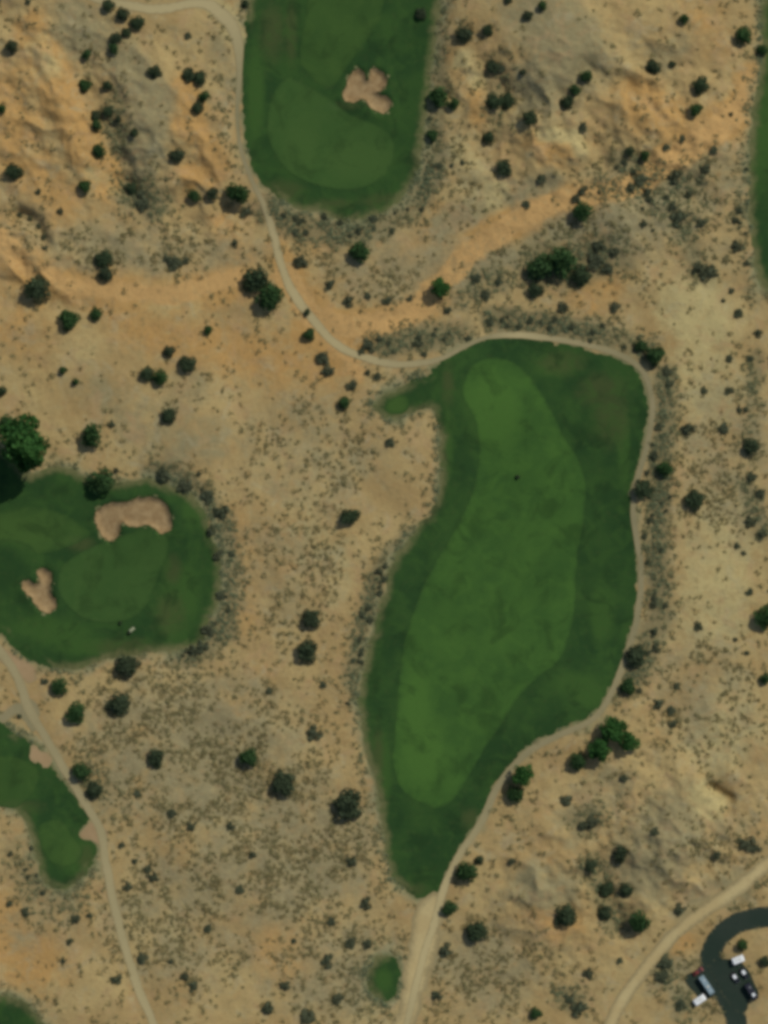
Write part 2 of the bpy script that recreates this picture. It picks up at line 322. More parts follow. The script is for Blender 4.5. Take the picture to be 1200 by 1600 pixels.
M['fairway'] = turf_mat('fairway_turf', (.0345,.089,.0172), (.058,.135,.0225), (.055,.100,.022), .7, (.5, .045), (.028,.068,.015), .45)
M['tee'] = turf_mat('tee_turf', (.034,.079,.0165), (.050,.104,.0205), (.055,.09,.024), .7, (.5, .05), (.027,.066,.0145), .55)
M['green'] = turf_mat('green_turf', (.037,.087,.0185), (.048,.100,.0215), (.055,.10,.028), .8, (.9, .05), (.030,.070,.016), .45)
def path_mat(name, c1, c2, c3, pale=None, fade=(.45, .65)):
    t = NT(name); n1 = t.noise(.06, 4, .6); n2 = t.noise(.7, 5, .65); n3 = t.noise(3.5, 3)
    c = t.mix(t.rng(n1, .35, .65), c1, c2); c = t.mix(t.rng(n2, .48, .75, 0, .5), c, c3)
    if pale: c = t.mix(t.math('MULTIPLY', t.attr('worn'), .9), c, pale)
    e = t.math('ADD', t.attr('edge'), t.math('MULTIPLY', t.math('SUBTRACT', n2, .5), 1.3))
    c = t.mix(t.rng(e, .0, fade[0], fade[1], 0), c, (.26,.21,.10))
    return t.bsdf(c, .92, n3, .03, .15)
M['cart'] = path_mat('worn_cart_path', (.215,.195,.100), (.26,.225,.118), (.18,.155,.08), (.47,.385,.19))
M['dirt'] = path_mat('packed_dirt', (.44,.34,.155), (.50,.405,.195), (.35,.26,.12), None, (.75, .9))
M['pinkdirt'] = path_mat('pink_gravel', (.31,.215,.105), (.36,.25,.13), (.24,.17,.08))
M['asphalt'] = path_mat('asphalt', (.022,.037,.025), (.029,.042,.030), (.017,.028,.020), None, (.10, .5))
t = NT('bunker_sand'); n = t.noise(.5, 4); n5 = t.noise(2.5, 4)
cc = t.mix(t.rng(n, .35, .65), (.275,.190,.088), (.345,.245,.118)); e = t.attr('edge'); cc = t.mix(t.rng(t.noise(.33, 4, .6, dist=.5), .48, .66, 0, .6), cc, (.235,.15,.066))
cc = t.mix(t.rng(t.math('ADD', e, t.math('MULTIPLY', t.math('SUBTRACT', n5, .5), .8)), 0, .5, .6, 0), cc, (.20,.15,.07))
M['sand'] = t.bsdf(cc, .95, n5, .06, .1)

def leaf_mat(name, a, b, c3, tr=.25, sagey=None):
    t = NT(name); oi = t.n('ShaderNodeObjectInfo'); tn = t.attr('tone')
    c = t.mix(tn, a, b); c = t.mix(t.math('MULTIPLY', t.rng(oi.outputs['Random'], .0, 1.), .55), c, c3)
    c = t.mix(t.rng(t.noise(1.3, 3), .4, .7, 0, .3), c, a)
    if sagey: c = t.mix(t.attr('sagey'), c, sagey)
    d = t.n('ShaderNodeBsdfDiffuse'); tl = t.n('ShaderNodeBsdfTranslucent'); mx = t.n('ShaderNodeMixShader'); mx.inputs[0].default_value = tr
    t.l(c, d.inputs[0]); t.l(c, tl.inputs[0]); t.l(d.outputs[0], mx.inputs[1]); t.l(tl.outputs[0], mx.inputs[2]); t.l(mx.outputs[0], t.out.inputs[0]); return t.m
M['juniper'] = leaf_mat('juniper_foliage', (.042,.070,.036), (.090,.132,.062), (.084,.100,.058), .3)
M['pinyon'] = leaf_mat('green_foliage', (.038,.082,.030), (.078,.160,.050), (.062,.115,.046), .3)
M['cotton'] = leaf_mat('bright_foliage', (.046,.128,.036), (.088,.220,.055), (.06,.15,.042), .35)
M['sage'] = leaf_mat('sage_foliage', (.120,.145,.085), (.205,.235,.135), (.160,.170,.095), .45)
M['scrubleaf'] = leaf_mat('dry_scrub_foliage', (.29,.235,.105), (.34,.33,.16), (.30,.27,.125), .5, (.225,.265,.145))
t = NT('bark'); M['bark'] = t.bsdf(t.mix(t.noise(6, 4), (.09,.065,.045), (.16,.125,.095)), .95)
def paint(name, c, rough=.35, metal=0., spec=.5):
    t = NT(name); n = t.noise(5, 4); return t.bsdf(t.mix(t.rng(n, .35, .75, 0, .25), c, tuple(v * .72 for v in c)), rough, None, 0, spec, metal)
M['white'] = paint('white_paint', (.78,.80,.78)); M['red'] = paint('red_paint', (.17,.032,.026)); M['silver'] = paint('silver_blue_paint', (.30,.40,.42), .4, .3)
M['black'] = paint('black_paint', (.012,.014,.018), .4); M['navy'] = paint('dark_blue_paint', (.010,.012,.022), .5); M['glass'] = paint('dark_glass', (.012,.016,.018), .1)
M['rubber'] = paint('tyre_rubber', (.02,.02,.02), .9); M['steel'] = paint('wheel_steel', (.4,.4,.42), .35, .8); M['lamp'] = paint('clear_lens', (.7,.7,.66), .15); M['redlamp'] = paint('red_lens', (.4,.02,.02), .2)
M['beige'] = paint('beige_plastic', (.27,.29,.16), .6); M['cream'] = paint('cream_plastic', (.62,.60,.50), .5); M['trim'] = paint('grey_plastic', (.18,.18,.18), .6)

# ------------------------------------------------------------------ ground
DENS = [(760,400,60,40,.8),(900,350,60,30,.85),(640,400,70,30,.6),(1060,320,70,40,.8),(480,720,120,110,.55),(450,880,100,130,.5),(300,1180,190,140,.9),(450,1330,150,130,.85),(300,1430,150,120,.7),(520,1520,130,90,.75),(750,1510,110,90,.75),(1100,1090,90,140,.6),(1130,720,80,150,.7),(900,1290,130,80,.28),(200,390,230,45,.75),(640,420,150,70,.7),(1000,330,150,80,.7),(1060,200,90,70,.3),(1100,1540,90,60,.7),(60,1440,90,60,.5),(720,260,60,60,.5),(740,130,40,60,.25),(360,170,30,120,.4),(30,340,80,40,.5),(1120,400,70,60,.4),(1130,1320,70,40,.7)]
def axis(lo, hi, st, far):
    a = list(np.arange(lo, hi + st / 2, st)); d = st
    l, r = [], []; x = lo; y = hi
    while r == [] or y < far:
        d *= 1.22; x -= d; y += d; l.append(x); r.append(y)
    return np.array(l[::-1] + a + r)
ax = axis(-168, 168, .6, 1800); ay = axis(-216, 216, .6, 1800)
X, Y = np.meshgrid(ax, ay); Z = height(X, Y)
sd = samp(SDT, X, Y); sp = samp(SDP, X, Y)
Z = Z - .22 * sstep(-.6, -2.2, sd) - .05 * sstep(0, -1.2, sp) - 1.0 * sstep(.3, -.9, samp(SDB, X, Y))
nx, ny = len(ax), len(ay); idx = np.arange(nx * ny).reshape(ny, nx)
Fq = np.stack([idx[:-1, :-1].ravel(), idx[:-1, 1:].ravel(), idx[1:, 1:].ravel(), idx[1:, :-1].ravel()], 1)
me = np_mesh('ground', np.stack([X.ravel(), Y.ravel(), Z.ravel()], 1), Fq)
far = sstep(0, 30, np.maximum(np.abs(X) - 170, np.abs(Y) - 220))
for k in ATTR:
    v = samp(ATTR[k], X, Y) * (1 - far) + .3 * far * (k in ('orange', 'grey', 'pale')); attr(me, k, v.ravel())
wl = fbm(X / 9, Y / 9, 88, 3)
attr(me, 'veg', (np.exp(-np.maximum(sd, 0) / 1.6) * (.45 + wl * 1.0)).ravel())
attr(me, 'sagebelt', (np.exp(-np.maximum(sd, 0) / 5.0) * (.25 + wl * 1.3)).ravel())
GD = np.zeros(X.shape); QX = X / S + 600; QY = 800 - Y / S
for a, b, c, d, w in DENS: GD = np.maximum(GD, w * np.exp(-.7 * (((QX - a) / c) ** 2 + ((QY - b) / d) ** 2) ** 2))
attr(me, 'grass', (GD * (.4 + wl * .9)).ravel())
tag(link('ground', me, M['ground']), 'tan and orange desert soil with grey and pale patches under the scrub', 'ground', kind='structure')

# ------------------------------------------------------------------ turf, bunkers, pads
LIGHT = [(265,945,18,50),(60,980,40,20),(560,250,60,30),(470,230,30,40),(865,575,34,14),(600,1200,12,60),(975,700,10,60),(900,1070,40,20),(40,1560,1,1),(580,1180,0,0),(920,1085,30,24),(290,930,22,45),(90,990,55,20),(130,1010,50,14),(1195,150,30,120),(600,1530,14,20),(300,800,16,30),(550,345,1,1),(400,150,14,80),(620,632,16,14),(700,1150,0,0),(120,1340,30,30),(660,1180,36,60),(650,1100,24,60),(770,640,50,60),(30,830,60,26),(940,960,20,50),(700,690,8,60)]
DRY = [(878,566,40,20),(940,610,40,30),(955,650,30,50),(455,50,10,60),(425,50,22,50),(440,300,40,20),(600,315,40,14),(200,1010,60,14),(265,960,26,36),(125,850,26,14),(30,1262,40,12),(590,1180,10,50),(520,320,40,10),(700,600,10,40),(690,740,8,50),(735,1280,16,20),(640,1390,30,14),(540,165,30,8),(270,890,14,26),(875,960,0,0),(55,1350,16,24),(135,1340,16,20)]
def blob(lst, x, y):
    f = np.zeros(len(x))
    for px, py, a, b in lst:
        if a <= 1: continue
        cx, cy = W(px, py); f = np.maximum(f, np.exp(-(((x - cx) / (a * S * 1.1)) ** 2 + ((y - cy) / (b * S * 1.1)) ** 2)))
    return f
def sheet(name, poly, lift, mat, step=1.6, ew=3.5, label=None, cat=None, kind='structure', rim=.0):
    lo = poly.min(0); hi = poly.max(0)
    x, y = np.meshgrid(np.arange(lo[0], hi[0], step), np.arange(lo[1], hi[1], step))
    x = (x + rng.uniform(-.3, .3, x.shape) * step).ravel(); y = (y + rng.uniform(-.3, .3, y.shape) * step).ravel()
    m = inside(x, y, poly); x, y = x[m], y[m]; d, _ = seg_dist(x, y, poly[::2], True); m = d > step * .45; x, y = x[m], y[m]
    pts = [Vector(p) for p in poly] + [Vector(p) for p in zip(x, y)]; n = len(poly)
    V, E, F, *_ = delaunay_2d_cdt(pts, [], [list(range(n))], 1, 1e-5)
    V = np.array([(v[0], v[1]) for v in V]); F = np.array([f for f in F if len(f) == 3])
    a, b, c = V[F[:, 0]], V[F[:, 1]], V[F[:, 2]]
    cr = (b[:, 0] - a[:, 0]) * (c[:, 1] - a[:, 1]) - (b[:, 1] - a[:, 1]) * (c[:, 0] - a[:, 0]); F[cr < 0] = F[cr < 0][:, ::-1]
    z = height(V[:, 0], V[:, 1]) + lift
    if name != 'sand_bunker': z = z - .9 * sstep(.0, -.9, samp(SDB, V[:, 0], V[:, 1]))
    me = np_mesh(name, np.column_stack([V, z]), F)
    d, _ = seg_dist(V[:, 0], V[:, 1], poly[::2], True)
    ev = np.clip(d / ew, 0, 1)
    if name == 'rough': ev = np.maximum(ev, 1.0 * (1 - sstep(2.0, 9.0, samp(SDP, V[:, 0], V[:, 1]))))   # watered right up to the cart path
    attr(me, 'edge', ev); attr(me, 'light', blob(LIGHT, V[:, 0], V[:, 1])); attr(me, 'dry', blob(DRY, V[:, 0], V[:, 1]))
    return tag(link(name, me, mat), label, cat, kind=kind)
L_ROUGH = {'corner':'green grass in the bottom left corner','top':'dark green rough around the putting green at the top','east':'green rough running down the right edge of the picture','main':'dark green rough wrapping the long central fairway','west':'green rough around the left putting green and its bunkers','southwest':'green rough of the tee area beside the lower left path','patch':'small isolated green grass patch beside the dirt track at the bottom'}
for k, p in rough.items(): sheet('rough', p, .06, M['rough'], 1.6, 4.8, L_ROUGH[k], 'grass')
L_FAIR = {'top':'mown fairway running off the top edge','main':'long light green central fairway','west':'mown fairway running off the left edge'}
for k, p in fair.items(): sheet('fairway', p, .11, M['fairway' if k == 'main' else 'tee'], 1.6, 3, L_FAIR[k], 'grass')
L_GREEN = {'top':'kidney shaped putting green below the cloverleaf bunker','west':'oval putting green between the two left bunkers'}
for k, p in green.items(): sheet('putting_green', p, .16, M['green'], 1.5, 3, L_GREEN[k], 'grass')
L_TEE = {'main':'small round tee at the tip of the lobe left of the long fairway','southwest_a':'larger mown tee at the left edge','southwest_b':'smaller mown tee below the larger one at lower left'}
for k, p in tee.items(): sheet('tee_lawn', p, .13, M['tee'], 1.2, 2, L_TEE[k], 'grass')
L_B = {'top':'cloverleaf sand bunker beside the top putting green','west_a':'wide curved sand bunker above the left putting green','west_b':'small forked sand bunker left of the left putting green'}
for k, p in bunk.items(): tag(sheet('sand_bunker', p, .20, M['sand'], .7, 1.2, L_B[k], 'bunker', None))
L_P = {'track':'broad pale dirt track below the tip of the long fairway','pad_a':'pinkish dirt wedge beside the left path','pad_b':'small pink gravel apron beside the left tee','pad_c':'pink gravel pad where the left path meets the lower tee','pad_d':'dirt spur joining the left path from the edge'}
for k, p in pads.items(): sheet('dirt_path', p, .07, M['dirt'] if k == 'track' else M['cart'] if k == 'pad_d' else M['pinkdirt'], 1.2, 4.5 if k == 'track' else 2.5, L_P[k], 'path')
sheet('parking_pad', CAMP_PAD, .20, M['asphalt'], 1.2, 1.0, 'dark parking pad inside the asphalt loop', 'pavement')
sheet('parking_pad', SITE_PAD_SHADE, .20, M['asphalt'], 1.2, 1.0, 'dark parking pad on the outside of the asphalt loop, left part painted trailer shade', 'pavement')
def ribbon(name, line, w, lift, mat, label, cat, wob=.25, vary=None, worn=None):
    t = np.gradient(line, axis=0); t /= np.linalg.norm(t, axis=1)[:, None] + 1e-9; nrm = np.stack([-t[:, 1], t[:, 0]], 1)
    s = np.arange(len(line)); ks = np.array([-1, -.66, -.33, 0, .33, .66, 1]); wl = w / 2 * (1 + wob * (fbm(s / 7., s * 0 + 3.3, 61, 3) - .5) * 2); wr = w / 2 * (1 + wob * (fbm(s / 7., s * 0 + 9.3, 62, 3) - .5) * 2)
    if vary is not None: wl = wl * vary; wr = wr * vary
    off = np.where(ks[None] < 0, ks[None] * wr[:, None], ks[None] * wl[:, None])
    P = line[:, None, :] + off[:, :, None] * nrm[:, None, :]
    z = height(P[..., 0], P[..., 1]) + lift
    V = np.concatenate([P, z[..., None]], 2).reshape(-1, 3); n, k = len(line), len(ks); i = np.arange(n * k).reshape(n, k)
    F = np.stack([i[:-1, :-1].ravel(), i[1:, :-1].ravel(), i[1:, 1:].ravel(), i[:-1, 1:].ravel()], 1)[:, ::-1]
    me = np_mesh(name, V, F); attr(me, 'edge', np.tile(1 - np.abs(ks), n)); attr(me, 'worn', np.repeat(np.zeros(n) if worn is None else worn, k))
    return tag(link(name, me, mat), label, cat, kind='structure')
CW = [10,10,14,14,16,24,20,10,6,6,7,9,13,13,15,15,14,12,11,10,8,6,6,11,9,9,9,9] + [9]*8 + [10]*5 + [11]*4 + [12]*20
CP = [.5,.6,.8,.8,.8,.8,.6,.3,.05,.05,.1,.4,.8,.9,.9,.8,.9,.8,.6,.5,.2,.1,.2,.8,.4,.3,.2,.1] + [.05]*8 + [.1]*5 + [.15]*4 + [.3,.5,.8,1,1,1] + [.8]*14
cpts = WA(PATH['cart'][0]); near = [int(np.argmin(((paths['cart'][0] - p) ** 2).sum(1))) for p in cpts]; ii = np.arange(len(paths['cart'][0]))
ribbon('cart_path', *paths['cart'], .12, M['cart'], 'narrow cart path winding from the top left round the long fairway', 'path', vary=np.interp(ii, near, np.array(CW[:len(near)]) / 12.), worn=np.interp(ii, near, CP[:len(near)]))
ribbon('cart_path', *paths['west'], .12, M['cart'], 'pale path running down the lower left of the picture', 'path', worn=np.interp(np.arange(len(paths['west'][0])), [0, 70, 110, 170], [.35, .35, .5, .7]))
ribbon('dirt_road', *paths['dirt'], .12, M['dirt'], 'pale dirt road crossing the lower right corner', 'road')
ribbon('asphalt_road', *paths['loop'], .16, M['asphalt'], 'dark curved asphalt road of the campground loop', 'road', .05)

# ------------------------------------------------------------------ foliage meshes
def leaf_cloud(name, n, lobes, size, flat=1.0, seed=0, zmin=.02):
    """n small leaf-clump quads spread over and through irregular lobes (unit radius crown)"""
    r = np.random.default_rng(seed); L = np.array(lobes); w = L[:, 3] ** 2; li = r.choice(len(L), n, p=w / w.sum())
    d = r.normal(size=(n, 3)); d /= np.linalg.norm(d, axis=1)[:, None]; d[:, 2] = np.where(d[:, 2] < -.3, -d[:, 2] * .6, d[:, 2])
    rad = L[li, 3] * r.uniform(.55, 1.08, n) ** .6
    c = L[li, :3] + d * rad[:, None] * np.array([1, 1, flat]); c[:, 2] = np.maximum(c[:, 2], zmin)
    nn = d + r.normal(size=(n, 3)) * .7; nn /= np.linalg.norm(nn, axis=1)[:, None]
    a = np.cross(nn, r.normal(size=(n, 3))); a /= np.linalg.norm(a, axis=1)[:, None]; b = np.cross(nn, a)
    s = size * r.uniform(.6, 1.35, n)[:, None]; e = r.uniform(.55, 1.0, n)[:, None]
    V = np.stack([c + a * s, c + b * s * e, c - a * s * r.uniform(.6, 1, n)[:, None], c - b * s * e], 1).reshape(-1, 3)
    me = np_mesh(name, V, np.arange(4 * n).reshape(n, 4), False)
    lt = r.uniform(0, 1, len(L))[li]; attr(me, 'tone', np.clip(lt * .6 + r.uniform(0, .4, n), 0, 1), 'FACE')
    return me
def make_lobes(r, n, spread, rr, zlo, zhi, flat=.7):
    out = [(r.uniform(-.12, .12), r.uniform(-.12, .12), zhi * .72, rr * 1.25)]
    for i in range(n):
        a = 2.399 * i + r.uniform(-.5, .5); q = spread * math.sqrt((i + .6) / n) * r.uniform(.8, 1.15)
        zz = zlo + (zhi - zlo) * (1 - (q / spread) ** 2 * .75) * r.uniform(.55, 1.0)
        out.append((q * math.cos(a), q * math.sin(a), zz, rr * r.uniform(.7, 1.15)))
    return out
def trunk_mesh(name, seed, h, r0, n=5, spread=.5):
    r = random.Random(seed); bm = bmesh.new()
    def limb(p0, p1, a, b, sides=7):
        p0 = Vector(p0); p1 = Vector(p1); mid = (p0 + p1) / 2 + Vector((r.uniform(-.06, .06), r.uniform(-.06, .06), .03)); rings = []
        for p, q in ((p0, a), (mid, (a + b) / 2), (p1, b)):
            ax = (p1 - p0).normalized(); u = ax.orthogonal().normalized(); v = ax.cross(u)
            rings.append([bm.verts.new(p + (u * math.cos(k * math.tau / sides) + v * math.sin(k * math.tau / sides)) * q) for k in range(sides)])
        for A, B in zip(rings, rings[1:]):
            for k in range(sides): bm.faces.new((A[k], A[(k + 1) % sides], B[(k + 1) % sides], B[k]))
        bm.faces.new(rings[-1])
    limb((0, 0, -.12), (.03, .02, h * .45), r0, r0 * .6)
    for i in range(n):
        a = i * math.tau / n + r.uniform(-.4, .4); limb((.02, .02, h * r.uniform(.2, .42)), (spread * math.cos(a), spread * math.sin(a), h * r.uniform(.75, 1.0)), r0 * .45, r0 * .12)
    me = bpy.data.meshes.new(name); bm.to_mesh(me); bm.free(); me.materials.append(M['bark']); return me
CROWN = {}; TRUNK = {}
for kind, mat, nv, nl, ns, ls, spread, rr, zlo, zhi in (
    ('J', 'juniper', 6, 13, 1300, .088, .60, .40, .12, .82), ('G', 'pinyon', 5, 12, 1300, .088, .58, .41, .14, .9), ('C', 'cotton', 3, 22, 2400, .072, .70, .30, .4, 1.15), ('S', 'sage', 5, 8, 420, .12, .66, .34, .1, .42)):
    CROWN[kind] = []; TRUNK[kind] = []
    for v in range(nv):
        r = random.Random(hash((kind == 'J') * 3 + (kind == 'G') * 5 + (kind == 'C') * 7) * 31 + v * 101 + 5)
        me = leaf_cloud('crown', ns, make_lobes(r, nl, spread, rr, zlo, zhi), ls, .8, v * 13 + ord(kind)); me.materials.append(M[mat]); CROWN[kind].append(me)
        TRUNK[kind].append(trunk_mesh('trunk', v + ord(kind), zhi * .8, .075 if kind != 'C' else .06))
exec_trees = []
NAMES = {'J': ('juniper_tree', 'tree'), 'G': ('pinyon_tree', 'tree'), 'C': ('cottonwood_tree', 'tree')}
GROUPS = {'J': 'dark junipers scattered over the desert', 'G': 'green trees scattered over the desert', 'C': 'broadleaf trees at the edge of the course'}
nk = {'J': 0, 'G': 0, 'C': 0}
def tree(px, py, d, kind, label, tall=1.0):
    px += d * .07; py -= d * .07; dm = d * S * (.98 if kind != 'C' else 1.0); R = dm / 2
    x, y = W(px, py); i = nk[kind]; nk[kind] += 1
    rt = bpy.data.objects.new(NAMES[kind][0], None); col.objects.link(rt); rt.empty_display_size = .5
    r = random.Random(i * 77 + ord(kind)); hh = R * {'J': 1.0, 'G': 1.1, 'C': 1.45}[kind] * r.uniform(.85, 1.1) * tall + .35
    rt.location = (x, y, hz(x, y)); rt.rotation_euler = (0, 0, r.uniform(0, 6.28)); rt.scale = (R * r.uniform(.92, 1.12), R * r.uniform(.9, 1.08), hh)
    v = i % len(CROWN[kind]); c = link('crown', CROWN[kind][v], parent=rt); t = link('trunk', TRUNK[kind][v], parent=rt)
    tag(rt, label, NAMES[kind][1], GROUPS[kind]); return rt
